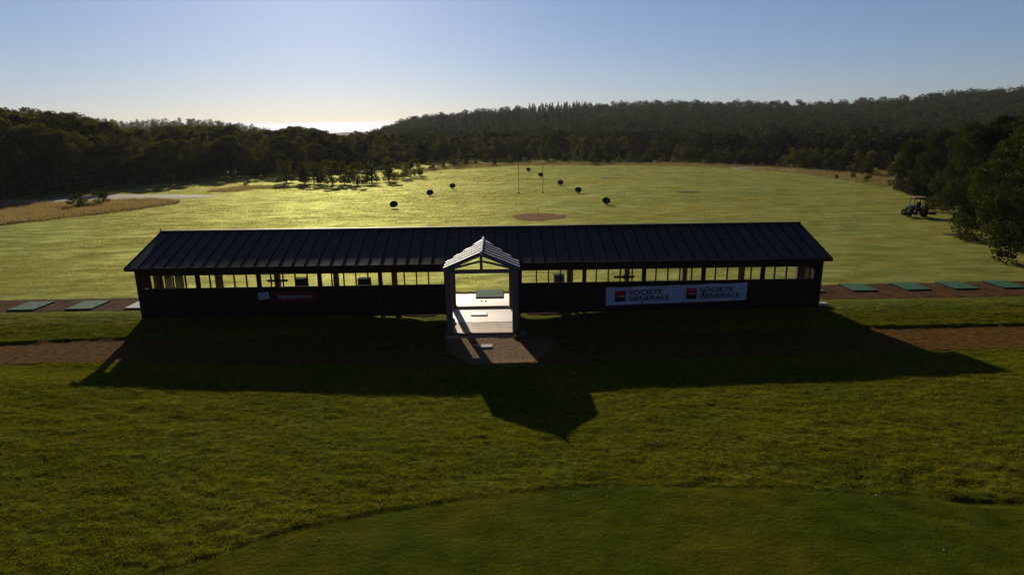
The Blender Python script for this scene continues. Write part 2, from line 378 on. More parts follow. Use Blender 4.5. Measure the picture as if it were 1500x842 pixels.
# ------------------------------------------------------------------ ground: one sheet out to the horizon
def spaced(lo, hi, step, outs):
    a = list(np.arange(lo, hi+1e-6, step)); s = step; v = hi
    while v < outs[1]: s *= 1.12; v += s; a.append(v)
    s = step; v = lo; pre = []
    while v > outs[0]: s *= 1.12; v -= s; pre.append(v)
    return np.array(pre[::-1]+a)
xs = spaced(-30, 30, .085, (-3600, 3600)); ys = spaced(10.5, 34, .075, (-150, 3600))
XX, YY = np.meshgrid(xs, ys)
ZZ = tz(XX, YY)+detail(XX, YY)
nx, ny = len(xs), len(ys)
idx = np.arange(nx*ny).reshape(ny, nx)
Fq = np.stack([idx[:-1, :-1], idx[:-1, 1:], idx[1:, 1:], idx[1:, :-1]], -1).reshape(-1, 4)
gro = tag(np_mesh('ground', np.stack([XX, YY, ZZ], -1).reshape(-1, 3), Fq, M['turf'], smooth=True), kind='structure')
ga = gro.data.attributes.new('green', 'FLOAT', 'POINT')
ga.data.foreach_set('value', sm(green_edge(XX)+.3, green_edge(XX)-.5, YY).astype(np.float32).ravel())

def sheet(name, xa, near, far, m, rows=10, off=.01, kind='structure', rag=.1):
    V = []; n = len(xa)
    for r in range(rows+1):
        t = r/rows
        for i, x in enumerate(xa):
            y0 = near(x); y1 = far(x)
            j = rag*(float(fbm(x*2.2, r*.0, 3, 60+(t > .5)))-.5)*2 if r in (0, rows) else 0
            y = y0+(y1-y0)*t+j; V.append((x, y, 0))
    V = np.array(V); V[:, 2] = tz(V[:, 0], V[:, 1])+off
    id_ = np.arange((rows+1)*n).reshape(rows+1, n)
    F = np.stack([id_[:-1, :-1], id_[:-1, 1:], id_[1:, 1:], id_[1:, :-1]], -1).reshape(-1, 4)
    return tag(np_mesh(name, V, F, m, smooth=True), kind=kind)
sheet('path', np.arange(-60, 60, .15), lambda x: path_near(x), lambda x: path_far(x)+.0, M['gravel'], 12, .012, rag=.14)
TN = lambda x: np.interp(x, [-40, -20, 18, 40], [33.35, 33.35, 33.35, 33.4])
TF = lambda x: np.interp(x, [-40, -20, 18, 40], [35.95, 36.1, 36.6, 37.0])
XL, XR, BAY, DW, DB = -19.277, 17.30, 3.21, 31.957, 33.117
PL, PR = XL+5*BAY, XR-5*BAY
sheet('tee_strip', np.arange(-60, 60, .15), lambda x: TN(x), lambda x: TF(x), M['soil'], 8, .012, rag=.1)
sheet('porch_floor', np.arange(PL+.35, PR-.3, .08), lambda x: 31.1, lambda x: 35.7, M['slabfloor'], 40, .022, rag=.05)
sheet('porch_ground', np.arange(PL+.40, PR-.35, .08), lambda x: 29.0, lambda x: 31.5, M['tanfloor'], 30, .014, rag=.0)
sheet('sun_patch', np.arange(-2.75, 2.56, .08), lambda x: 28.9-3.8*math.sqrt(max(.0, 1-((x+.1)/2.66)**2)), lambda x: 28.95, M['sunpatch'], 24, .018, rag=.25)  # added patch, painted lighter so the sun before the porch reads brighter
sheet('building_floor', np.arange(XL+.1, PL-.1, .3), lambda x: DW+.1, lambda x: 33.6, M['soil'], 4, .02, rag=0)
sheet('building_floor', np.arange(PR+.12, XR-.1, .3), lambda x: DW+.1, lambda x: 33.6, M['soil'], 4, .02, rag=0)
# dark trodden line where the field turf starts
def patch(name, px, py, rx, ry, m, h=.03, kind='structure', n=40):
    x, y, z = G(px, py)
    V = [(x, y, float(tz(x, y))+h)]
    for r in (.55, .9, 1.0):
        for k in range(n):
            a = 2*math.pi*k/n; q = r*(1+.05*math.sin(3*a+1)+.03*math.sin(7*a))
            X = x+rx*q*math.cos(a); Y = y+ry*q*math.sin(a); V.append((X, Y, float(tz(X, Y))+(h if r < 1 else .004)))
    F = [(0, 1+k, 1+(k+1) % n) for k in range(n)]
    for s in (0, 1):
        for k in range(n): a = 1+s*n+k; b = 1+s*n+(k+1) % n; F.append((a, a+n, b+n, b))
    return tag(np_mesh(name, V, F, m, smooth=True), kind=kind)
patch('soil_circle', 789, 317.5, 3.1, 3.3, M['redsoil'])
patch('dark_patch', 895, 261, 2.3, 1.6, M['darkground'])  # shade in a sunken ring, painted as a dark patch
patch('dark_patch', 1008, 281.5, 2.0, 1.3, M['darkground'])  # the second ring's shade, painted dark likewise
patch('dark_patch', 1401, 344, 1.2, .7, M['darkground'])  # small dark oval on the lawn
patch('fairway', 195, 289, 13, 4.0, M['sand'], .06)
patch('fairway', 30, 296, 12, 3.0, M['sand'], .06)
patch('fairway', 1195, 249.5, 9, 7, M['sand'], .10)
patch('fairway', 1110, 246.5, 7, 4, M['sand'], .10)

# ------------------------------------------------------------------ grass
def blades(n, xf, yf, h, wd, zf, lean=.5):
    x = xf; y = yf; n = len(x)
    z = zf
    a = RNG.uniform(0, 2*np.pi, n); hh = h*RNG.uniform(.5, 1.2, n); ww = wd*RNG.uniform(.6, 1.2, n)
    lx = RNG.normal(0, lean, n)*hh; ly = RNG.normal(0, lean, n)*hh
    V = np.empty((n, 3, 3), np.float32)
    V[:, 0] = np.stack([x-np.cos(a)*ww/2, y-np.sin(a)*ww/2, z], -1)
    V[:, 1] = np.stack([x+np.cos(a)*ww/2, y+np.sin(a)*ww/2, z], -1)
    V[:, 2] = np.stack([x+lx, y+ly, z+hh], -1)
    return V.reshape(-1, 3), np.arange(3*n).reshape(-1, 3)
n = 520000
u = RNG.uniform(0, 1, n); yb = 10.8+(30.9-10.8)*u**.85; xb = RNG.uniform(-1, 1, n)*(yb*.9+6)
zb = tz(xb, yb)+detail(xb, yb)
pn = path_near(xb); pf = path_far(xb)
wig = .5*(fbm(xb*1.5, yb*1.5, 3, 8)-.5)
keep = ~((yb > pn+wig*.4) & (yb < pf+.05)) & ~((np.abs(xb+.95) < 2.45) & (yb > 25)) & ~((yb < green_edge(xb)) & (RNG.uniform(0, 1, n) < .3))
keep &= (fbm(xb*1.3, yb*1.6, 3, 77) > RNG.uniform(.2, .55, n))
xb, yb, zb = xb[keep], yb[keep], zb[keep]
hg = np.where(yb < green_edge(xb), .022, .06)
V, F = blades(0, xb, yb, hg, .02, zb-.005)
tag(np_mesh('grass', V, F, M['blade']), 'short tufted green lawn blades in front of the long shed', 'grass', kind='stuff')

n = 1000000
u = RNG.uniform(0, 1, n); yf = 1/(1/37.2+(1/190-1/37.2)*u); xf = RNG.uniform(-1, 1, n)*(yf*.95+4)
yf += 0
rr = np.hypot(xf, yf); wv = .5*fbm(xf/9, yf/5, 4, 15)+.5*fbm(xf/2.2, yf/.8, 3, 16)
keep = (RNG.uniform(0, 1, n) < np.clip((wv-.38)*4.5, .04, 1)); xf, yf, wv, rr = xf[keep], yf[keep], wv[keep], rr[keep]
sc = np.clip(yf/60, .6, 3)
V, F = blades(0, xf, yf, .055*sc, .05*sc, tz(xf, yf)-.005, .6)
tag(np_mesh('grass', V, F, M['fieldblade']), 'pale dewy mown grass of the wide field behind the long shed', 'grass', kind='stuff')

def rough_patch(name, label, poly, m, dens, h, base_h=.22):
    """tall dry grass standing in an area bounded by polygon (world xy)"""
    P = np.array(poly); x0, y0 = P.min(0); x1, y1 = P.max(0)
    def inside(x, y):
        r = np.zeros(x.shape, bool); j = len(P)-1
        for i in range(len(P)):
            xi, yi = P[i]; xj, yj = P[j]
            c = ((yi > y) != (yj > y)) & (x < (xj-xi)*(y-yi)/(yj-yi+1e-9)+xi); r ^= c; j = i
        return r
    n = int(dens*(x1-x0)*(y1-y0)); x = RNG.uniform(x0, x1, n); y = RNG.uniform(y0, y1, n)
    wx = x+1.2*(fbm(x*.4, y*.4, 3, 4)-.5); wy = y+1.2*(fbm(x*.4+50, y*.4, 3, 4)-.5)
    k = inside(wx, wy); x = x[k]; y = y[k]
    hh = h*(.45+.9*fbm(x*.25, y*.25, 3, 12))
    V, F = blades(0, x, y, hh, .07, tz(x, y)-.02, .3)
    return tag(np_mesh(name, V, F, m), label, 'tall grass', kind='stuff')
def gp(*pts): return [G(px, py)[:2] for px, py in pts]
rough_patch('tall_grass', 'tall dry pinkish grass strip at the left edge of the field below the wood',
            gp((-60, 340), (0, 330), (130, 316), (255, 300), (262, 296), (230, 292), (120, 296), (0, 301), (-80, 304)), M['rough'], 75, .55)
rough_patch('tall_grass', 'low dry grass mound between field and trees left of centre',
            gp((300, 281), (350, 273.5), (450, 271.5), (440, 275.5), (380, 277), (330, 282)), M['rough'], 40, .5)
rough_patch('tall_grass', 'long band of dry reddish grass along the far rim of the field',
            gp((600, 257), (640, 249.5), (760, 243), (900, 242.5), (1010, 244), (1120, 250), (1200, 258), (1290, 275), (1350, 262), (1290, 250), (1180, 243), (1000, 239), (800, 238.5), (660, 243), (600, 250)), M['rough'], 14, .7)

# ------------------------------------------------------------------ trees
def leaf_quads(c, size, n_seed=0, flat=0.0):
    n = len(c)
    a = RNG.normal(0, 1, (n, 3)); a /= np.linalg.norm(a, axis=1)[:, None]
    b = RNG.normal(0, 1, (n, 3)); b -= a*(a*b).sum(1)[:, None]; b /= np.linalg.norm(b, axis=1)[:, None]
    if flat: a[:, 2] *= (1-flat); b[:, 2] *= (1-flat)
    s = size*RNG.uniform(.6, 1.3, n)[:, None]
    V = np.stack([c-a*s*.5, c+b*s*.32, c+a*s*.5, c-b*s*.32], 1)
    return V.reshape(-1, 3), np.arange(4*n).reshape(-1, 4)
def crown_points(nl, ncl, prof, seed, cr=.16, zlo=.2, wid=.34, shell=.6):
    r = np.random.default_rng(seed); out = []; cl = []
    for i in range(ncl):
        t = r.uniform(0, 1)**.85; z = zlo+(1-zlo-.04)*t
        rad = wid*prof(t)*r.uniform(.45, 1.0)
        an = r.uniform(0, 2*np.pi); s = cr*r.uniform(.55, 1.15)*(1-.35*t)
        cl.append((rad*np.cos(an), rad*np.sin(an), z-s*.2, s))
    cl = np.array(cl); pick = r.choice(ncl, nl, p=cl[:, 3]**2/np.sum(cl[:, 3]**2))
    d = r.normal(0, 1, (nl, 3)); d /= np.linalg.norm(d, axis=1)[:, None]
    rr = r.uniform(shell, 1.08, nl)**1.0
    P = cl[pick, :3]+d*(rr*cl[pick, 3])[:, None]*np.array([1, 1, .8])
    return P[P[:, 2] > zlo*.6], cl
P_round = lambda t: math.sin(math.pi*min(1, .12+.85*t)**.8)**.6
P_oval = lambda t: math.sin(math.pi*(.1+.82*t))**.8
P_beech = lambda t: (1-.55*t**1.6)
P_cone = lambda t: max(.05, 1-t)
def trunk_mb(cl, h0, r0, seed, limbs=9):
    r = random.Random(seed); m = MB()
    m.tube([(0, 0, -.02), (.006, .004, h0*.5), (-.004, .008, h0), (.01, 0, .7)], [r0, r0*.8, r0*.62, r0*.2], 7)
    for i in range(min(limbs, len(cl))):
        c = cl[i]; z0 = h0*r.uniform(.8, 1.0)+.25*c[2]*r.random()
        m.tube([(0, 0, z0), (c[0]*.5, c[1]*.5, (z0+c[2])/2+.01), (c[0], c[1], c[2])], [r0*.35, r0*.2, r0*.07], 5)
    return m
PROTO = []
def proto(kind, seed, nl, leaf, prof, ncl, cr, zlo, wid, m, r0=.022):
    P, cl = crown_points(nl, ncl, prof, seed, cr, zlo, wid)
    V, F = leaf_quads(P, leaf)
    me = bpy.data.meshes.new('crown'); o = np_mesh('crown', V, F, m); cm = o.data; bpy.data.objects.remove(o)
    t = trunk_mb(cl, zlo+.1, r0, seed).build('trunk', M['bark'], smooth=True); tm = t.data; bpy.data.objects.remove(t)
    return cm, tm
OAKS = [proto('o', 100+i, 11000, .028, [P_round, P_oval, P_round, P_beech, P_oval][i], [40, 60, 34, 50, 70][i], [.15, .11, .17, .13, .09][i], .03, [.38, .27, .42, .36, .22][i], M['leaf_a'] if i not in (1, 4) else M['leaf_b']) for i in range(5)]
SMALL = [proto('s', 200+i, 2600, .055, [P_round, P_oval, P_round][i], 26, .19, .10, [.46, .38, .52][i], M['leaf_a'], .025) for i in range(3)]
BEECH = [proto('b', 300+i, 32000, .023, P_beech, 120, .115, .02, [.48, .52, .5][i], M['leaf_near'], .025) for i in range(3)]
BUSH = [proto('u', 400+i, 2200, .075, P_round, 12, .28, .02, .5, M['leaf_a'], .02) for i in range(2)]

def tree(name, pr, x, y, h, label, cat='tree', group=None, wid=1.0):
    z = float(tz(x, y)) - .05
    e = empty(name, (x, y, z), random.uniform(0, 6.28)); e.scale = (h*wid, h*wid, h)
    for nm, me in (('crown', pr[0]), ('trunk', pr[1])):
        o = bpy.data.objects.new(nm, me); C.objects.link(o); o.parent = e
    return tag(e, label, cat, group)

def interp(px, pts): return float(np.interp(px, [p[0] for p in pts], [p[1] for p in pts]))
# the wood at the left
TOPL = [(-160, 158), (0, 161), (35, 160), (60, 164), (100, 167), (140, 172), (175, 186), (240, 186), (300, 183), (345, 187), (390, 192), (430, 184), (460, 190), (500, 197), (540, 197), (570, 194), (600, 205), (640, 214)]
rows = [(-14, .0, .80, .93), (2, .5, .88, 1.0), (20, .2, .92, 1.02), (45, .7, .95, 1.03), (75, .3, .95, 1.02)]
BASE = [(-160, 118), (0, 128), (100, 136), (200, 144), (300, 154), (400, 160), (500, 166), (560, 180), (620, 200), (650, 212)]
for ri, (dr, ph, lo, hi) in enumerate(rows):
    px = -140+ph*30
    while px < 640:
        r = interp(px, BASE)+14+dr+random.uniform(-4, 4)
        x, y = at_range(px, r)
        topz = CAM_H+r*tan_el(px, interp(px, TOPL)+random.uniform(-2, 3))
        h = topz*random.uniform(lo, hi)
        if ri == 0: h *= random.uniform(.72, 1.0)
        front = ri == 0
        tree('broadleaf_tree', OAKS[random.randrange(5)], x, y, max(h, 6), ('dark broadleaf tree on the front edge of the left wood' if front else 'dark treetop showing above the front trees of the left wood'), 'tree',
             'front trees of the left wood' if front else 'treetops behind the left wood edge', random.uniform(.95, 1.25))
        px += (5.2 if ri < 2 else 6.5)/r*900*random.uniform(.75, 1.2)*.85
# birch-like tall ones at the edge are covered by the oval prototypes; row of small orchard trees left of centre
for i, (px, by, ty) in enumerate([(420, 268, 232), (447, 269, 236), (460, 270, 234), (487, 271, 232), (505, 270, 236), (524, 271, 234), (545, 268, 238), (570, 266, 230), (590, 262, 236), (608, 258, 231)]):
    x, y, z = G(px, by); r = math.hypot(x, y)
    h = (CAM_H+r*tan_el(px, ty))-z
    lab = 'small round tree at the field edge, rightmost of the row left of centre' if i == 9 else 'small round dark tree with a visible trunk in the row left of centre'
    tree('small_tree', SMALL[i % 3], x, y, h, lab, 'tree', None if i == 9 else 'row of small trees left of centre', random.uniform(.95, 1.2))
# trees beyond the far rim
TOPM = [(615, 204), (640, 198), (700, 196), (735, 195), (760, 205), (800, 202), (870, 200), (985, 205), (1000, 215), (1100, 222), (1200, 222), (1300, 226)]
for ri, (dr, lo, hi) in enumerate([(0, .85, 1), (16, .95, 1.05)]):
    px = 612
    while px < (1000 if ri == 0 else 1330):
        r = (205 if px < 1000 else 205-(px-1000)*.22)+dr+random.uniform(-4, 4); x, y = at_range(px, r)
        h = (CAM_H+r*tan_el(px, interp(px, TOPM)+random.uniform(-2, 2)))*random.uniform(lo, hi)
        tree('broadleaf_tree', OAKS[random.randrange(5)], x, y, max(h, 4.5), ('dark tree in the straight tree line behind the far rim of the field' if ri == 0 else 'second row treetop beyond the far tree line'), 'tree',
             'far tree line front row' if ri == 0 else 'far tree line second row', random.uniform(.9, 1.15))
        px += 5.4/r*900*random.uniform(.75, 1.15)*.85
i = 0
for px in list(np.arange(628, 760, 17))+[826, 846, 866, 876, 890, 906, 923, 936, 944, 954, 972, 981]+list(np.arange(992, 1290, 10.5)):
    px = float(px)+random.uniform(-3, 3); r = 190 if px < 1000 else 190-(px-1000)*.16
    if px < 700: r = 165+(px-628)*.3
    x, y = at_range(px, r); h = random.uniform(1.8, 3.6) if px < 1000 else random.uniform(2.5, 5.2)
    if 840 < px < 850: h = 6
    tree('sapling', SMALL[random.randrange(3)], x, y, h, 'young bright tree standing along the far rim of the field' if px < 1000 else 'bushy young tree in the hedge right of centre, below the hill', 'tree',
         'saplings along the far rim' if px < 1000 else 'hedge trees below the hill', random.uniform(.7, 1.1))
# shrubs
for i, (px, by, hp, lab) in enumerate([(117, 304, 17, 'round green bush in the tall grass at left, the wider of the pair'), (146, 299, 16, 'leggy bush in the tall grass at left, farther of the pair'),
        (361, 271, 7, 'small round bush on the dry grass mound by the wood'), (723, 243, 8, 'small dark bush on the rim left of the goal posts'), (746, 240, 10, 'round bush on the rim just left of the goal posts'),
        (1224, 262, 5, 'smallest of the three bushes in dry grass at right'), (1250, 262, 7, 'middle one of three bushes in dry grass at right'), (1272, 267, 9, 'bush in dry grass at right, nearest to the big trees')]):
    x, y, z = G(px, by); r = math.hypot(x, y); tree('bush', BUSH[i % 2], x, y, hp/900*r*1.05, lab, 'bush', None, 1.15)
# big trees at the right
BT = [(1345, 112, 203, 'big leafy tree at right, smallest and farthest, its branches reaching over the dry grass', .85), (1396, 101, 188, 'big leafy tree directly behind the tractor', .92), (1442, 88, 179, 'big leafy tree second behind the tractor, to its right', .9),
      (1480, 75, 172, 'big leafy tree with branches down to the lawn right of the tractor', .85), (1526, 66, 166, 'large dark leafy tree at the right edge of the picture, overhanging the lawn', .9), (1580, 58, 162, 'largest leafy tree at the right border, half out of the picture', .9),
      (1450, 112, 174, 'tall dark treetop rising behind the right-hand trees', 1.0), (1500, 92, 165, 'highest treetop in the upper right corner of the right-hand trees', 1.0), (1590, 84, 158, 'dark treetop at the right border behind the others', 1.0), (1680, 58, 160, 'leafy tree just outside the right border reaching in', .8)]
for i, (px, r, ty, lab, wd) in enumerate(BT):
    x, y = at_range(px, r); h = CAM_H+r*tan_el(px, ty)-.3; tree('leafy_tree', BEECH[i % 3], x, y, h, lab, 'tree', 'big trees at the right', wd)

# ------------------------------------------------------------------ hills with forest
def lowtree(nq, conifer, seed):
    r = np.random.default_rng(seed)
    if conifer:
        t = r.uniform(0, 1, nq)**1.3; rad = .2*(1-t)*r.uniform(.6, 1, nq); an = r.uniform(0, 6.28, nq)
        P = np.stack([rad*np.cos(an), rad*np.sin(an), .1+.9*t], -1); s = .12
    else:
        P, _ = crown_points(nq, 6, P_round, seed, .30, .1, .26, .85); s = .115
    return P, s
def forest(name, pts, heights, label, conif, m, q=1.0):
    protos = [lowtree(230, False, 900+i) for i in range(8)]; pc = lowtree(110, True, 950)
    Vs = []
    for (x, y, z), h, cf in zip(pts, heights, conif):
        P, s = pc if cf else protos[random.randrange(8)]
        a = random.uniform(0, 6.28); ca, sa = math.cos(a), math.sin(a); wd = random.uniform(.85, 1.3)*h
        Q = np.stack([(P[:, 0]*ca-P[:, 1]*sa)*wd+x, (P[:, 0]*sa+P[:, 1]*ca)*wd+y, P[:, 2]*h+z], -1)
        V, _ = leaf_quads(Q, s*h); Vs.append(V)
    V = np.concatenate(Vs); F = np.arange(len(V)).reshape(-1, 4)
    return tag(np_mesh(name, V, F, m), label, 'forest', kind='stuff')
def hill(name, tops, px0, px1, Rb, Rr, Rend, treeh, spacing, label, rowsn=36, conifer=None, undul=.34):
    P = []; pxs = np.linspace(px0, px1, 150); rs = np.concatenate([np.linspace(Rb, Rr, rowsn), [Rr+(Rend-Rr)*.5, Rend]])
    def hz(px, r):
        top = CAM_H+Rr*tan_el(px, interp(px, tops))-treeh*.9
        t = min(1, max(0, (r-Rb)/(Rr-Rb))); s = t**1.15*(1-.25*t)+.25*t*t
        z = top*s*(1+undul*(float(fbm(px/60, r/150, 3, 9))-.5)*4*t*(1-t))
        return z if r <= Rr else top-(r-Rr)*.25
    for r in rs:
        for px in pxs:
            x, y = at_range(px, r); P.append((x, y, hz(px, r)))
    n = len(pxs); id_ = np.arange(len(P)).reshape(len(rs), n)
    F = np.stack([id_[:-1, :-1], id_[:-1, 1:], id_[1:, 1:], id_[1:, :-1]], -1).reshape(-1, 4)
    tag(np_mesh(name, P, F, M['hill'], smooth=True), kind='structure')
    pts, hs, cf = [], [], []; r = Rb
    while r < Rr+spacing*1.5:
        px = px0
        while px < px1:
            pj = px+random.uniform(-.4, .4)*spacing/r*900; rj = r+random.uniform(-.45, .45)*spacing
            x, y = at_range(pj, rj); c = bool(conifer and conifer(pj, rj))
            pts.append((x, y, hz(pj, rj)-.5)); hs.append(treeh*random.uniform(.62, 1.2)*(1.15 if c else 1)); cf.append(c)
            px += spacing/r*900*random.uniform(.85, 1.1)
        r += spacing*.9
    print(name, len(pts), 'trees')
    return pts, hs, cf
TOPA = [(530, 203), (555, 190), (600, 173), (650, 166), (700, 162), (790, 155), (850, 151), (870, 153), (930, 148), (1000, 148), (1100, 149), (1190, 149), (1230, 147), (1320, 142), (1400, 134), (1500, 127), (1650, 118), (1800, 112)]
p1 = hill('hill', TOPA, 530, 1700, 330, 720, 860, 10, 9.0, '', conifer=lambda px, r: 775 < px < 858 and r > 430 or (640 < px < 775 and 400 < r < 600))
forest('hillside_forest', *p1[:2], 'wooded hillside filling the right half of the skyline', p1[2], M['leaf_hill'])
TOPB = [(-150, 172), (100, 174), (150, 174), (200, 177), (240, 174), (285, 173), (330, 178), (370, 183), (405, 192), (430, 198)]
p2 = hill('far_ridge', TOPB, 90, 430, 800, 1000, 1100, 10, 12, '', rowsn=14)
forest('ridge_forest', *p2[:2], 'low blue wooded ridge behind the left wood', p2[2], M['leaf_hill'])
TOPC = [(400, 196), (480, 192.5), (520, 190.5), (560, 190), (640, 191), (760, 193)]
p3 = hill('distant_hill', TOPC, 380, 760, 2200, 2500, 2700, 8, 34, '', rowsn=8)
# valley floor wood between rim and hill
pts, hs, cf = [], [], []
for k in range(1500):
    px = random.uniform(540, 1420); r = random.uniform(225, 345) if px < 1000 else random.uniform(205-(px-1000)*.1, 345)
    x, y = at_range(px, r); pts.append((x, y, -.5)); hs.append(random.uniform(6.5, 10)); cf.append(False)
for k in range(900):
    px = random.uniform(380, 640); r = random.uniform(270, 700); x, y = at_range(px, r); pts.append((x, y, -.5)); hs.append(random.uniform(5.5, 8.2)); cf.append(False)
forest('valley_forest', pts, hs, 'wood on the valley floor between the far tree line and the hill', cf, M['leaf_hill'])

# ------------------------------------------------------------------ the long shed
shed = tag(empty('driving_range_shelter', (0, 0, 0)), 'long low dark timber shed with a row of open windows and gabled porch', 'shed')
GB = .33; WB, WT = 1.864, 2.615; DE, HE, DR, HR, DBE, HBE = 31.60, 3.25, 35.266, 4.447, 36.7, 3.97
OV = .15
def zroof(y): return HE+(HR-HE)*(y-DE)/(DR-DE) if y <= DR else HR+(HBE-HR)*(y-DR)/(DBE-DR)
for side, (xa, xb) in enumerate(((XL, PL+.38), (PR-.34, XR))):
    # lower boards (planks as geometry: each course laps the one below)
    m = MB(); zb0 = .24; nb = 10; ph = (WB-zb0)/nb
    for k in range(nb):
        z0 = zb0+k*ph; m.add([(xa, DW-.028, z0), (xb, DW-.028, z0), (xb, DW-.006, z0+ph), (xa, DW-.006, z0+ph), (xa, DW+.03, z0), (xb, DW+.03, z0), (xb, DW+.03, z0+ph), (xa, DW+.03, z0+ph)],
              [(0, 1, 2, 3), (5, 4, 7, 6), (4, 5, 1, 0), (3, 2, 6, 7), (4, 0, 3, 7), (1, 5, 6, 2)])
    m.build('front_wall', M['stain'], shed)
    m = MB(); m.box(xa, xb, DW-.05, DW+.05, WB+.002, WB+.05); m.build('window_sill', M['stain'], shed)
    m = MB(); nb = 4; z00 = WT; z11 = zroof(DW)-.06; ph = (z11-z00)/nb
    for k in range(nb): m.box(xa, xb, DW-.028+.006*(k % 2), DW+.03, z00+k*ph+.002, z00+(k+1)*ph-.002)
    m.build('fascia_wall', M['stain'], shed)
    # end wall (outer) and porch-side return
    for x, s in ((xa, 1), (xb, -1)):
        m = MB(); t = .05*s; yb_ = DB+.1
        poly = [(DW+.06, .22), (yb_, .22), (yb_, zroof(yb_)-.1), (DW+.06, zroof(DW)-.1)]
        V = [(x, y, z) for y, z in poly]+[(x+t, y, z) for y, z in poly]
        m.add(V, [(0, 1, 2, 3), (7, 6, 5, 4), (0, 4, 5, 1), (1, 5, 6, 2), (2, 6, 7, 3), (3, 7, 4, 0)])
        if (side == 0 and x == xa) or (side == 1 and x == xb): m.build('end_wall', M['stain'], shed)
# front posts
fx = [XL+k*BAY for k in range(6)]+[XR-k*BAY for k in range(5, -1, -1)]
for i, x in enumerate(fx):
    wd = .10; cx = x+(.1 if i == 0 else -.1 if i == 11 else .28 if i == 5 else -.24 if i == 6 else 0)
    MB().box(cx-wd, cx+wd, DW-.062, DW+.10, .2, zroof(DW)-.09, .008).build('front_post', M['stain'], shed)
# mullions: five lights per bay
for s0, ids in ((0, range(5)), (6, range(6, 11))):
    for k in ids:
        a, b = fx[k], fx[k+1]
        for q in range(1, 5):
            x = a+(b-a)*q/5
            MB().box(x-.033, x+.033, DW-.02, DW+.04, WB+.052, WT-.002).build('mullion', M['stain'], shed)
# back posts and the beam they carry
BP = [XL+k*BAY+.56 for k in range(0, 6)]+[XR-k*BAY-.69 for k in range(5, -1, -1)]
for x in BP:
    m = MB(); m.box(x-.13, x+.13, DB-.13, DB+.13, GB-.05, zroof(DB)-.3, .012); m.build('back_post', M['wood'], shed)
MB().box(XL, XR, DB-.08, DB+.08, zroof(DB)-.30, zroof(DB)-.08).build('back_beam', M['wood'], shed)
for a, b in ((XL+.45, BP[5]-.14), (BP[6]+.14, XR)):
    MB().box(a, b, DB-.03, DB+.03, 2.33, zroof(DB)-.302).build('back_panel', M['stain'], shed)  # unseen panels, shaped to stop sun through the windows
MB().box(-3.27, -3.11, 35.5, 35.7, GB-.05, zroof(35.6)-.09, .01).build('outer_post', M['wood'], shed)
MB().box(-.97+1.66, -.97+1.70, 29.98, 31.88, .05, 3.0).build('porch_side_wall', M['stain'], shed)
# struts up to the overhang
for x in [XL+k*BAY for k in range(0, 6)]+[XR-k*BAY for k in range(5, -1, -1)]:
    x = min(max(x, XL+.1), XR-.1)
    MB().bar((x, DB+.13, 3.05), (x, 35.6, 4.12), .08, .14).build('roof_strut', M['wood'], shed)
# roof
m = MB(); x0, x1 = XL-OV, XR+OV; th = .07
def roof_pts(x): return [(x, DE-.28, zroof(DE-.28)), (x, DR, HR), (x, DBE, HBE), (x, DBE, HBE-th), (x, DR, HR-th), (x, DE-.28, zroof(DE-.28)-th)]
pcx = -.97; phw = 1.915; PF, PE, PA = 29.62, 3.237, 4.03; sl = (PA-PE)/phw
YV = DE+(PA-HE)*(DR-DE)/(HR-HE); E0 = DE-.28; dv = (PA-zroof(E0))/sl
top = [(x0, E0), (pcx-dv, E0), (pcx, YV), (pcx+dv, E0), (x1, E0), (x1, DR), (pcx, DR), (x0, DR)]
V = [(x, y, zroof(y)) for x, y in top]+[(x, y, zroof(y)-th) for x, y in top]
m.add(V, [(0, 1, 2, 6, 7), (2, 3, 4, 5, 6), (15, 14, 10, 9, 8), (14, 13, 12, 11, 10)]+[(k+8, (k+1) % 8+8, (k+1) % 8, k) for k in (0, 1, 2, 3, 4, 7)])
back = [(x0, DR, HR), (x1, DR, HR), (x1, DBE, HBE), (x0, DBE, HBE)]
m.add(back+[(x, y, z-th) for x, y, z in back], [(0, 1, 2, 3), (7, 6, 5, 4), (1, 5, 6, 2), (2, 6, 7, 3), (3, 7, 4, 0)])
roof = m.build('roof', M['roof'], shed)
m = MB(); ns = 56
for k in range(ns+1):
    x = x0+.03+(x1-x0-.06)*k/ns
    ys_ = DE-.27 if abs(x-pcx) > dv else YV-(abs(x-pcx)/dv)*(YV-E0)+.03
    m.bar((x, ys_, zroof(ys_)+.006), (x, DR-.05, zroof(DR-.05)+.006), .045, .018)
    m.bar((x, DR+.05, zroof(DR+.05)+.012), (x, DBE-.02, zroof(DBE-.02)+.012), .035, .05)
m.build('seams', M['ribs'], roof)
m = MB(); m.bar((x0-.02, DR, HR+.035), (x1+.02, DR, HR+.035), .22, .05); m.build('ridge_cap', M['roof'], roof)
for x in (x0, x1):
    MB().tube([(x, DR, HR+.03), (x, DR, HR+.2)], [.03, .012], 6).build('finial', M['roof'], roof)
MB().box(x0, pcx-dv, DE-.305, DE-.283, zroof(DE-.28)-.17, zroof(DE-.28)-.0).box(pcx+dv, x1, DE-.305, DE-.283, zroof(DE-.28)-.17, zroof(DE-.28)-.0).build('eave_board', M['stain'], roof)
m = MB()
for k in range(24):
    x = x0+.3+(x1-x0-.6)*k/23
    if PL-.4 < x < PR+.4: continue
    m.bar((x, DE-.2, zroof(DE-.2)-.14), (x, DR-.02, HR-.14), .06, .12)
m.build('rafters', M['wood'], roof)

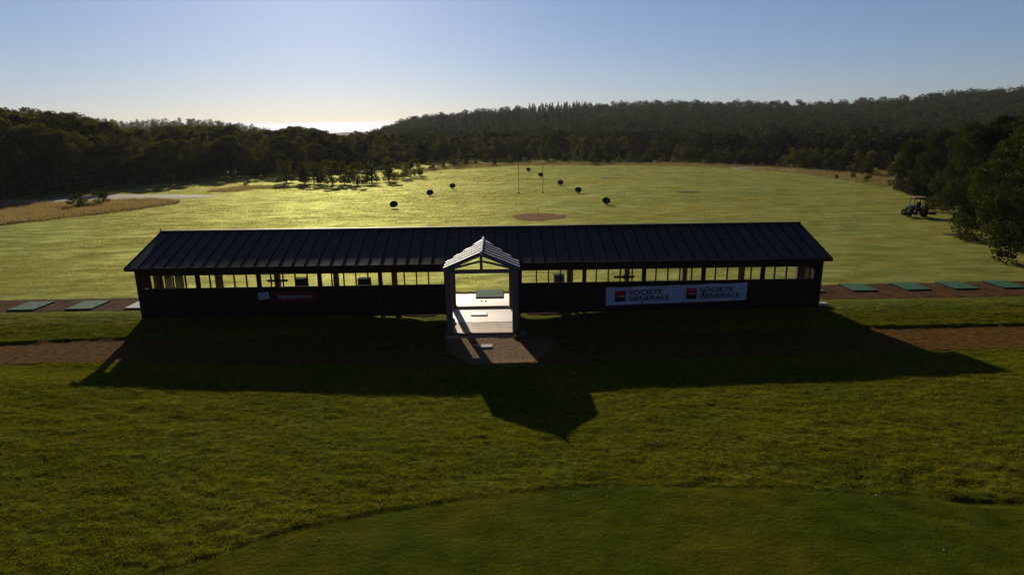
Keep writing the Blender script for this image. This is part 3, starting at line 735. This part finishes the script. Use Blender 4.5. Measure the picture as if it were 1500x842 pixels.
# porch
pcx = -.97; phw = 1.915; PF, PB, PE, PA = 29.62, 33.3, 3.237, 4.03
pr = MB(); sl = (PA-PE)/phw
for s in (-1, 1):
    a = Vector((pcx, PF, PA)); b = Vector((pcx+s*phw, PF, PE)); c = Vector((pcx+s*phw, E0+.1, PE)); d = Vector((pcx, YV, PA)); dn = Vector((0, 0, -.05))
    V = [a, b, c, d, a+dn, b+dn, c+dn, d+dn]
    pr.add(V, [(0, 1, 2, 3), (7, 6, 5, 4), (0, 4, 5, 1), (1, 5, 6, 2), (2, 6, 7, 3), (3, 7, 4, 0)])
pro = pr.build('porch_roof', M['porchroof'], shed)
m = MB()
for s in (-1, 1):
    for k in range(6):
        y = PF+.14+k*.62; dmax = phw+.01 if y < E0+.1 else phw*(YV-y)/(YV-E0-.1)
        if dmax > .1: m.bar((pcx+s*.02, y, PA+.010), (pcx+s*dmax, y, PA+.012-sl*dmax), .27, .018)
m.build('porch_battens', M['ribs'], pro)
MB().bar((pcx, PF-.03, PA+.06), (pcx, YV, PA+.06), .10, .05).build('porch_ridge', M['greywood'], pro)
PPX = (pcx-phw+.27, pcx+phw-.25); PPY = PF+.02
for x in PPX:
    MB().box(x-.16, x+.16, PPY-.13, PPY+.13, -.25, 3.02, .012).build('porch_post', M['greywood'], shed)
MB().box(pcx-phw+.08, pcx+phw-.08, PPY-.10, PPY+.10, 3.022, 3.19).build('tie_beam', M['greywood'], shed)
MB().box(pcx-.07, pcx+.07, PPY-.07, PPY+.07, 3.192, PA-.09).build('king_post', M['greywood'], shed)
for s in (-1, 1):
    MB().bar((pcx+s*.05, PF+.03, PA-.10), (pcx+s*(phw-.03), PF+.03, PE-.08), .07, .14).build('barge_board', M['greywood'], shed)
    MB().bar((pcx+s*.08, PPY, PA-.42), (pcx+s*(phw-.45), PPY, 3.26), .08, .10).build('brace', M['greywood'], shed)
    x = pcx+s*(phw-.26); MB().box(x-.07, x+.07, PPY+.131, DW-.07, 3.03, 3.17).build('side_beam', M['wood'], shed)
MB().box(PPX[0]-.2, PPX[1]+.2, PPY-.135-.14, PPY-.135, -.2, .0, .01).build('threshold', M['wood'], shed)
MB().box(PL+.70, PR-.84, DB-.06, DB+.06, GB-.2, GB+.0).build('cross_sill', M['wood'], shed)

# ------------------------------------------------------------------ things in and on the shed
def px_box(px0, py0, px1, py1, y):
    xa, za = on_plane(px0, py0, y); xb, zb = on_plane(px1, py1, y); return min(xa, xb), max(xa, xb), min(za, zb), max(za, zb)
def cabinet(px0, py0, px1, m, label, name='ball_dispenser'):
    y = 32.75; xa, xb, _, z1 = px_box(px0, py0, px1, py0+1, y)
    t = tag(empty(name, ((xa+xb)/2, y+.25, GB)), label, 'cabinet')
    h = z1-GB; w2 = (xb-xa)/2
    MB().box(-w2, w2, -.22, .22, .08, h, .015).build('body', m, t)
    MB().box(-w2+.04, w2-.04, -.235, -.222, .15, h-.1, .003).build('door', m, t)
    MB().box(-w2-.01, w2+.01, -.24, .24, h+.002, h+.03, .005).build('lid', M['rubber'], t)
    for sx in (-1, 1): MB().box(sx*(w2-.06)-.03, sx*(w2-.06)+.03, -.2, .2, 0, .078).build('foot', M['rubber'], t)
cabinet(431, 409.5, 446, M['cabinet'], 'dark green cabinet seen through the windows above the red sign')
cabinet(523.5, 409.5, 541, M['cabinet'], 'dark green cabinet seen through the windows, nearer the porch on the left side')
cabinet(812, 404, 827, M['greycab'], 'grey-green cabinet seen through the windows just right of the porch')
for px0, px1, lab in ((223.5, 238, 'tan panel standing behind the left end windows, leftmost of three'), (240, 254, 'tan panel standing behind the left end windows, middle one'), (255.5, 271, 'tan panel behind the left end windows, nearest the centre'), (1171, 1184.5, 'pale thin panel behind the last window at the right end')):
    xa, xb, z0, z1 = px_box(px0, 402, px1, 427, 32.9)
    t = tag(empty('screen_panel', ((xa+xb)/2, 32.9, GB)), lab, 'panel', 'tan panels at the left end' if px0 < 500 else None); hw = (xb-xa)/2
    MB().box(-hw+.03, hw-.03, -.015, .015, .1, 2.5 if px0 < 500 else 2.16).build('sheet', M['lightpanel'], t)
    MB().box(-hw, -hw+.028, -.025, .025, 0, 2.54).box(hw-.028, hw, -.025, .025, 0, 2.54).build('frame', M['wood'], t)
for px0, px1, py, lab in ((391, 421.5, 411, 'dark horizontal board on the back post above the white notice'), (899.5, 929, 405.5, 'dark horizontal board on the back post above the white banner')):
    xa, xb, z0, z1 = px_box(px0, py-1.4, px1, py+1.4, DB-.16)
    t = tag(empty('club_rack', ((xa+xb)/2, DB-.16, z0)), lab, 'rack'); hw = (xb-xa)/2
    MB().box(-hw, hw, -.03, .028, 0, z1-z0, .006).build('board', M['stain'], t)
    MB().box(-.05, .05, -.05, -.031, -.05, z1-z0+.05, .004).build('bracket', M['ribs'], t)

def text_mesh(name, s, size, m, parent, loc, sx=1.0, ext=.002):
    cu = bpy.data.curves.new(name, 'FONT'); cu.body = s; cu.size = 1; cu.extrude = ext; cu.resolution_u = 3; cu.offset = .012
    o = bpy.data.objects.new(name, cu); C.objects.link(o); bpy.context.view_layer.update()
    dg = bpy.context.evaluated_depsgraph_get(); me = bpy.data.meshes.new_from_object(o.evaluated_get(dg))
    bpy.data.objects.remove(o); co = np.array([v.co for v in me.vertices]); wdt = co[:, 0].max()-co[:, 0].min(); x0 = co[:, 0].min()
    for v in me.vertices: x, y, z = v.co; v.co = ((x-x0)/wdt*sx, -z, y*size)
    me.materials.clear(); me.materials.append(m)
    r = bpy.data.objects.new(name, me); C.objects.link(r); r.parent = parent; r.location = loc
    return r
# banner
bx0, bz1 = on_plane(888, 421, DW-.07); bx1, bz1b = on_plane(1095, 413.5, DW-.07); _, bz0 = on_plane(888, 447.3, DW-.07); _, bz0b = on_plane(1094, 439.2, DW-.07)
BW = bx1-bx0
bt = tag(empty('banner', (bx0, DW-.075, bz0)), 'long white cloth banner with two red and black logos reading SOCIETE GENERALE', 'banner')
nxb, nzb = 120, 14; V = []
def wrk(u, v): return .016*math.sin(u*26+v*5+2*math.sin(u*9))*(.3+.7*abs(math.sin(u*4.2)))+.012*math.sin(u*61-v*7)*abs(math.sin(u*3))
for j in range(nzb+1):
    for i in range(nxb+1):
        u, v = i/nxb, j/nzb
        sag = -.03*math.sin(u*math.pi*4)**2*v
        zt = (bz1-bz0)+(bz1b-bz1)*u+sag; zl = (bz0b-bz0)*u
        V.append((u*BW, wrk(u, v), zl+(zt-zl)*v))
idb = np.arange(len(V)).reshape(nzb+1, nxb+1)
F = np.stack([idb[:-1, :-1], idb[:-1, 1:], idb[1:, 1:], idb[1:, :-1]], -1).reshape(-1, 4)
cl = np_mesh('cloth', V, F, M['banner'], bt, True)
BH = bz1-bz0; yo = -.052
slope = (bz1b-bz1)/BW
for u0, u1, tx in ((.063, .138, .162), (.569, .642, .663)):
    zz = lambda u: slope*u*BW
    s = BH*.58; q = MB(); xa = u0*BW; xb_ = u1*BW
    MB().box(xa, xb_, yo, yo+.006, zz(u0)+BH*.50, zz(u0)+BH*.80).build('logo_red', M['red'], bt)
    MB().box(xa, xb_, yo, yo+.006, zz(u0)+BH*.21, zz(u0)+BH*.498).build('logo_black', M['black'], bt)
    MB().box(xa+.25*(xb_-xa), xb_-.12*(xb_-xa), yo-.004, yo-.001, zz(u0)+BH*.475, zz(u0)+BH*.52).build('logo_bar', M['white'], bt)
    a = math.atan(slope)
    t1 = text_mesh('lettering', 'SOCIETE', BH*.35, M['black'], bt, (tx*BW, yo, zz(tx)+BH*.56), .237*BW); t1.rotation_euler = (0, -a, 0)
    t2 = text_mesh('lettering', 'GENERALE', BH*.35, M['black'], bt, (tx*BW, yo, zz(tx)+BH*.23), .287*BW); t2.rotation_euler = (0, -a, 0)
# red sign
sx0, sx1, sz0, sz1 = px_box(397.5, 427.6, 466, 441, DW-.06)
st = tag(empty('sign', (sx0, DW-.065, sz0)), 'dark red signboard reading hippopotamus on the left half of the shed wall', 'sign'); SW = sx1-sx0; SH = sz1-sz0
MB().box(0, SW, -.012, .012, 0, SH, .004).build('board', M['signred'], st)
text_mesh('lettering', 'hippopotamus', SH*.62, M['signtext'], st, (SW*.13, -.016, SH*.34), SW*.73)
MB().tube([(SW*.07, -.013, SH*.5), (SW*.07, -.02, SH*.5)], SH*.22, 16).build('emblem', M['black'], st)
nx0, nx1, nz0, nz1 = px_box(378, 428.4, 394.5, 438.2, DW-.06)
no = tag(empty('notice', ((nx0+nx1)/2, DW-.068, (nz0+nz1)/2)), 'small tilted white notice with blue print beside the red sign', 'notice'); no.rotation_euler = (0, -.10, 0)
nw = (nx1-nx0)/2; nh = (nz1-nz0)/2
MB().box(-nw, nw, -.006, .006, -nh, nh, .002).build('sheet', M['paper'], no)
m = MB()
for r_ in range(5):
    for c_ in range(3):
        if (r_, c_) == (2, 1): continue
        z = nh*(.66-.33*r_); x = -nw*.8+c_*nw*.55; m.box(x, x+nw*.46, -.010, -.007, z-nh*.09, z+nh*.09)
m.build('print', M['ink'], no)

# ------------------------------------------------------------------ tee mats
def tee_mat(cx, cy, label, m=None, wd=1.5, dp=1.75, group=None):
    z = float(tz(cx, cy))+.014
    t = tag(empty('tee_mat', (cx, cy, z), random.uniform(-.015, .015)), label, 'mat', group)
    MB().box(-wd/2, wd/2, -dp/2, dp/2, 0, .05, .004).build('base', M['rubber'], t)
    MB().box(-wd/2+.02, wd/2-.02, -dp/2+.02, dp/2-.02, .052, .075, .006).build('turf', m or M['mat_green'], t)
    MB().tube([(wd*.3, 0, .075), (wd*.3, 0, .13)], [.02, .014], 8).build('rubber_tee', M['rubber'], t)
labs_l = ['pale worn tee mat beside the left end of the shed', 'green tee mat nearest the left end of the shed', 'green tee mat second from the left end of the shed', 'green tee mat cut by the left border of the picture']
for i, px in enumerate((206, 142.5, 64.5, -14)):
    x, y, z = G(px, 442.5 if i else 440.5); tee_mat(x+(.85 if i == 0 else 0), 34.45, labs_l[i], M['pale'] if i == 0 else None)
labs_r = ['green tee mat half hidden behind the right end of the shed', 'green tee mat nearest the right end of the shed', 'second green tee mat from the right end of the shed', 'third green tee mat from the right end of the shed', 'fourth green tee mat from the right end, near the picture border', 'green tee mat just outside the right border']
for i, px in enumerate((1181, 1256.5, 1332.5, 1402, 1472, 1545)):
    x, y, z = G(px, 422-(px-1256)*.02); tee_mat(x, y, labs_r[i])
x, y, z = G(717.5, 431.5); tee_mat(x, y, 'green tee mat in the bright passage behind the porch', wd=1.65, dp=1.75)
# floor mat, slab, stones
x, y, z = G(702, 460); t = tag(empty('doormat', (x, y, z+.022)), 'pale rectangular mat on the bright floor of the passage', 'mat')
t.rotation_euler = (.045, 0, 0)
MB().box(-.45, .45, -.27, .27, 0, .016, .003).build('pad', M['tanfloor'], t); MB().box(-.40, .40, -.22, .22, .018, .022).build('pile', M['slabfloor'], t)
def stone(px, py, w_, d_, h_, lab, m, rz=0):
    x, y, z = G(px, py); mb = MB(); r = random.Random(px)
    nseg = 9
    V = []; 
    for k, (s, zz) in enumerate(((1, 0), (1.0, .7), (.86, 1))):
        for a in range(nseg):
            an = 2*math.pi*a/nseg; q = s*(1+.18*(r.random()-.5)); V.append((w_*.5*q*math.cos(an), d_*.5*q*math.sin(an), h_*zz))
    Fs = [tuple(range(2*nseg, 3*nseg))]
    for k in range(2):
        for a in range(nseg): p = k*nseg+a; q2 = k*nseg+(a+1) % nseg; Fs.append((p, q2, q2+nseg, p+nseg))
    mb.add(V, Fs); o = mb.build('stone', m, None, loc=(x, y, z)); o.rotation_euler = (0, 0, rz); return tag(o, lab, 'stone')
x, y, z = G(713, 508.5); sl_ = MB().box(-.27, .27, -.2, .2, 0, .09, .012).build('paving_slab', M['pale'], None, loc=(x, y, z)); sl_.rotation_euler = (0, 0, .08)
tag(sl_, 'pale square slab lying in the light patch on the path in front of the porch', 'slab')
stone(698, 506.5, .28, .16, .06, 'small pale stone left of the square slab', M['pale'])
stone(702, 526, .45, .12, .05, 'flat grey stone at the edge of the light patch', M['greywood'])
stone(705, 441.5, .09, .08, .06, 'small dark stone left of the pair behind the passage sill', M['ribs'])
stone(711.5, 441.5, .09, .08, .06, 'small dark stone right of the pair behind the passage sill', M['ribs'])
for k, (px, py) in enumerate([(759, 490), (763, 494), (756, 496), (765, 488), (760, 484), (768, 492)]):
    tag(stone(px, py, .3, .22, .16, 'loose stone of the heap at the right porch post foot', M['greywood'] if k % 2 else M['gravel'], k), None, None, 'stones at the right porch post')
for k, (px, py) in enumerate([(663, 470), (660, 475), (664, 479)]):
    tag(stone(px, py, .26, .2, .14, 'loose stone of the heap at the left porch post foot', M['gravel'], k), None, None, 'stones at the left porch post')
stone(1206, 447, .5, .35, .15, 'pale stone at the foot of the right shed corner', M['pale'])

# ------------------------------------------------------------------ targets, goal posts, flag pin, tractor, balls
tl = {(577, 302): 'round dark target on the left, nearest of three', (630, 284): 'round dark target on the left, middle of three', (663, 273.5): 'round dark target on the left, farthest of three',
      (774, 248.5): 'smallest dark target, between the goal posts near the rim', (792, 256.5): 'dark target beside the right goal post', (821, 268.5): 'round dark target on the right, third from the shed',
      (847, 280): 'round dark target on the right, second from the shed', (888, 296.5): 'round dark target on the right, nearest to the shed roof'}
for (px, py), lab in tl.items():
    x, y, z = G(px, py+3.5*90/max(60, 1)*.0+3.0); r = math.hypot(x, y); big = .5
    t = tag(empty('target', (x, y, z)), lab, 'target', 'round targets on the field'); n_ = 24
    tilt = .75; cz = .52; nrm = Vector((0, -math.cos(tilt), math.sin(tilt))); a = Vector((1, 0, 0)); b = nrm.cross(a)
    V = []; c0 = Vector((0, 0, cz))
    for rr, dd in ((0, -.16), (.25, -.13), (.44, -.05), (.52, .02), (.54, .0), (.46, -.09), (.26, -.17), (0, -.2)):
        for k in range(n_):
            an = 2*math.pi*k/n_; V.append(c0+a*rr*math.cos(an)+b*rr*math.sin(an)+nrm*dd)
    Fs = [(i_*n_+k, i_*n_+(k+1) % n_, (i_+1)*n_+(k+1) % n_, (i_+1)*n_+k) for i_ in range(7) for k in range(n_)]
    m = MB(); m.add(V, Fs); m.build('dish', M['target'], t, True)
    MB().tube([(0, .05, 0), (0, .04, .4)], .05, 8).build('stand', M['pole'], t)
    MB().tube([(0, 0, 0), (0, 0, .04)], .24, 12).build('foot', M['pole'], t)
gx0, gy0, gz0 = G(760, 283.5); gx1, gy1, gz1 = G(795, 282.8)
r = math.hypot(gx0, gy0); gh = CAM_H+r*tan_el(760, 240)-gz0; ch = CAM_H+r*tan_el(760, 262.5)-gz0
t = tag(empty('goal_posts', ((gx0+gx1)/2, gy0, gz0)), 'thin H-shaped goal posts standing in the middle of the field', 'goal'); hw = (gx1-gx0)/2
for s in (-1, 1):
    u = MB().tube([(s*hw, 0, 0), (s*hw, 0, gh)], .034, 8).build('upright', M['pole'], t)
    MB().tube([(s*hw, 0, 0), (s*hw, 0, .25)], [.14, .09], 8).build('collar', M['pole'], u)
MB().tube([(-hw, 0, ch), (hw, 0, ch)], .024, 8).build('crossbar', M['pole'], t)
x, y, z = G(789, 317.5); t = tag(empty('flag_pin', (x, y, z+.03)), 'thin pale pin in the red soil circle behind the shed', 'pin')
MB().tube([(0, 0, 0), (0, 0, .55)], .025, 6).build('rod', M['wood'], t); MB().tube([(0, 0, 0), (0, 0, .03)], .08, 10).build('cup', M['darkground'], t)

x, y, z = G(1341, 317.5)
tr = tag(empty('tractor', (x, y, z), -.12), 'small dark green tractor with a pale cab roof mowing by the right-hand trees', 'tractor')
MB().box(-.30, .30, -.5, .5, .55, 1.05, .05).build('body', M['tractor'], tr)
hd = MB().box(-.27, .27, .52, 1.75, .6, 1.15, .08).build('hood', M['tractor'], tr)
m = MB().box(-.2, .2, 1.752, 1.78, .65, 1.05).build('grille', M['rubber'], hd)
cabn = MB()
for sx in (-1, 1):
    for yy in (-.45, .5): cabn.bar((sx*.55, yy, 1.0), (sx*.5, yy*.92, 2.02), .06, .06)
cabn.bar((-.5, -.42, 1.98), (.5, -.42, 1.98), .05, .05).bar((-.5, .46, 1.98), (.5, .46, 1.98), .05, .05)
cabn.build('cab_frame', M['tractor'], tr)
MB().box(-.64, .64, -.58, .62, 2.04, 2.16, .03).build('cab_roof', M['cabtop'], tr)
MB().box(-.22, .22, -.3, .05, 1.06, 1.2, .03).box(-.22, .22, -.36, -.28, 1.2, 1.62, .03).build('seat', M['rubber'], tr)
MB().tube([(0, .35, 1.1), (0, .25, 1.4)], .02, 6).build('steering_column', M['rubber'], tr)
for sx in (-1, 1):
    MB().box(min(sx*.45, sx*.92), max(sx*.45, sx*.92), -.45, .4, 1.12, 1.18, .02).box(min(sx*.45, sx*.92), max(sx*.45, sx*.92), -.62, -.46, .75, 1.12, .02).build('fender', M['tractor'], tr)
    for yy, rr, ww, xo in ((-.05, .58, .34, .78), (1.35, .34, .22, .62)):
        wv = empty('wheel', (sx*xo, yy, rr)); wv.parent = tr
        prof = [(rr*.62, -ww/2), (rr*.93, -ww/2), (rr, -ww*.36), (rr, ww*.36), (rr*.93, ww/2), (rr*.62, ww/2)]
        n_ = 28; V = []; Fs = []
        for k in range(n_):
            an = 2*math.pi*k/n_; q = 1+(.03 if k % 2 else 0)
            for pr_, px_ in prof: V.append((px_, pr_*(q if pr_ > rr*.95 else 1)*math.cos(an), pr_*(q if pr_ > rr*.95 else 1)*math.sin(an)))
        for k in range(n_):
            for j in range(5): a_ = k*6+j; b_ = ((k+1) % n_)*6+j; Fs.append((a_, a_+1, b_+1, b_))
        m = MB(); m.add(V, Fs); m.build('tyre', M['rubber'], wv)
        MB().tube([(-ww*.25, 0, 0), (ww*.25, 0, 0)], rr*.63, 18).build('rim', M['tractor'], wv)
for x0_, x1_ in ((-1.75, -.98), (.98, 1.6)):
    MB().box(x0_, x1_, -.9, -.35, .32, .56, .04).build('mower_deck', M['rubber'], tr)
MB().box(-.95, .95, -.85, -.66, .38, .5, .02).build('mower_bar', M['rubber'], tr)

# golf balls
me = None
bp_ = [(1284, 724), (893, 646), (604, 511+0), (130, 632), (600, 680), (170, 616), (467, 789), (587, 705), (965, 648), (1100, 700), (840, 727), (1050, 640), (560, 740), (890, 728), (722, 752), (440, 600), (320, 655), (250, 700), (1383, 806), (60, 750)]
for k, (px, py) in enumerate(bp_):
    x, y, z = G(px, py); z = float(tz(x, y)+detail(np.array([x]), np.array([y]))[0])
    if me is None:
        import bmesh
        b = bmesh.new(); bmesh.ops.create_icosphere(b, subdivisions=2, radius=.0215); me = bpy.data.meshes.new('golf_ball'); b.to_mesh(me); b.free(); me.materials.append(M['ball'])
    o = bpy.data.objects.new('golf_ball', me); C.objects.link(o); o.location = (x, y, z+.018)
    tag(o, 'tiny white golf ball lying in the grass in front of the shed', 'golf ball', 'golf balls on the lawn')

# ------------------------------------------------------------------ haze
HAZE = True
if HAZE:
    m = bpy.data.materials.new('haze'); m.use_nodes = True; n = m.node_tree; n.nodes.clear()
    o_ = n.nodes.new('ShaderNodeOutputMaterial'); v_ = n.nodes.new('ShaderNodeVolumePrincipled')
    v_.inputs['Density'].default_value = .00008; v_.inputs['Color'].default_value = (.93, .95, 1, 1); v_.inputs['Anisotropy'].default_value = .3
    n.links.new(v_.outputs[0], o_.inputs['Volume'])
    hz_ = MB().box(-3500, 3500, -140, 3500, -1.5, 130).build('haze', m); tag(hz_, 'thin pale morning haze filling the valley', 'haze', kind='stuff')
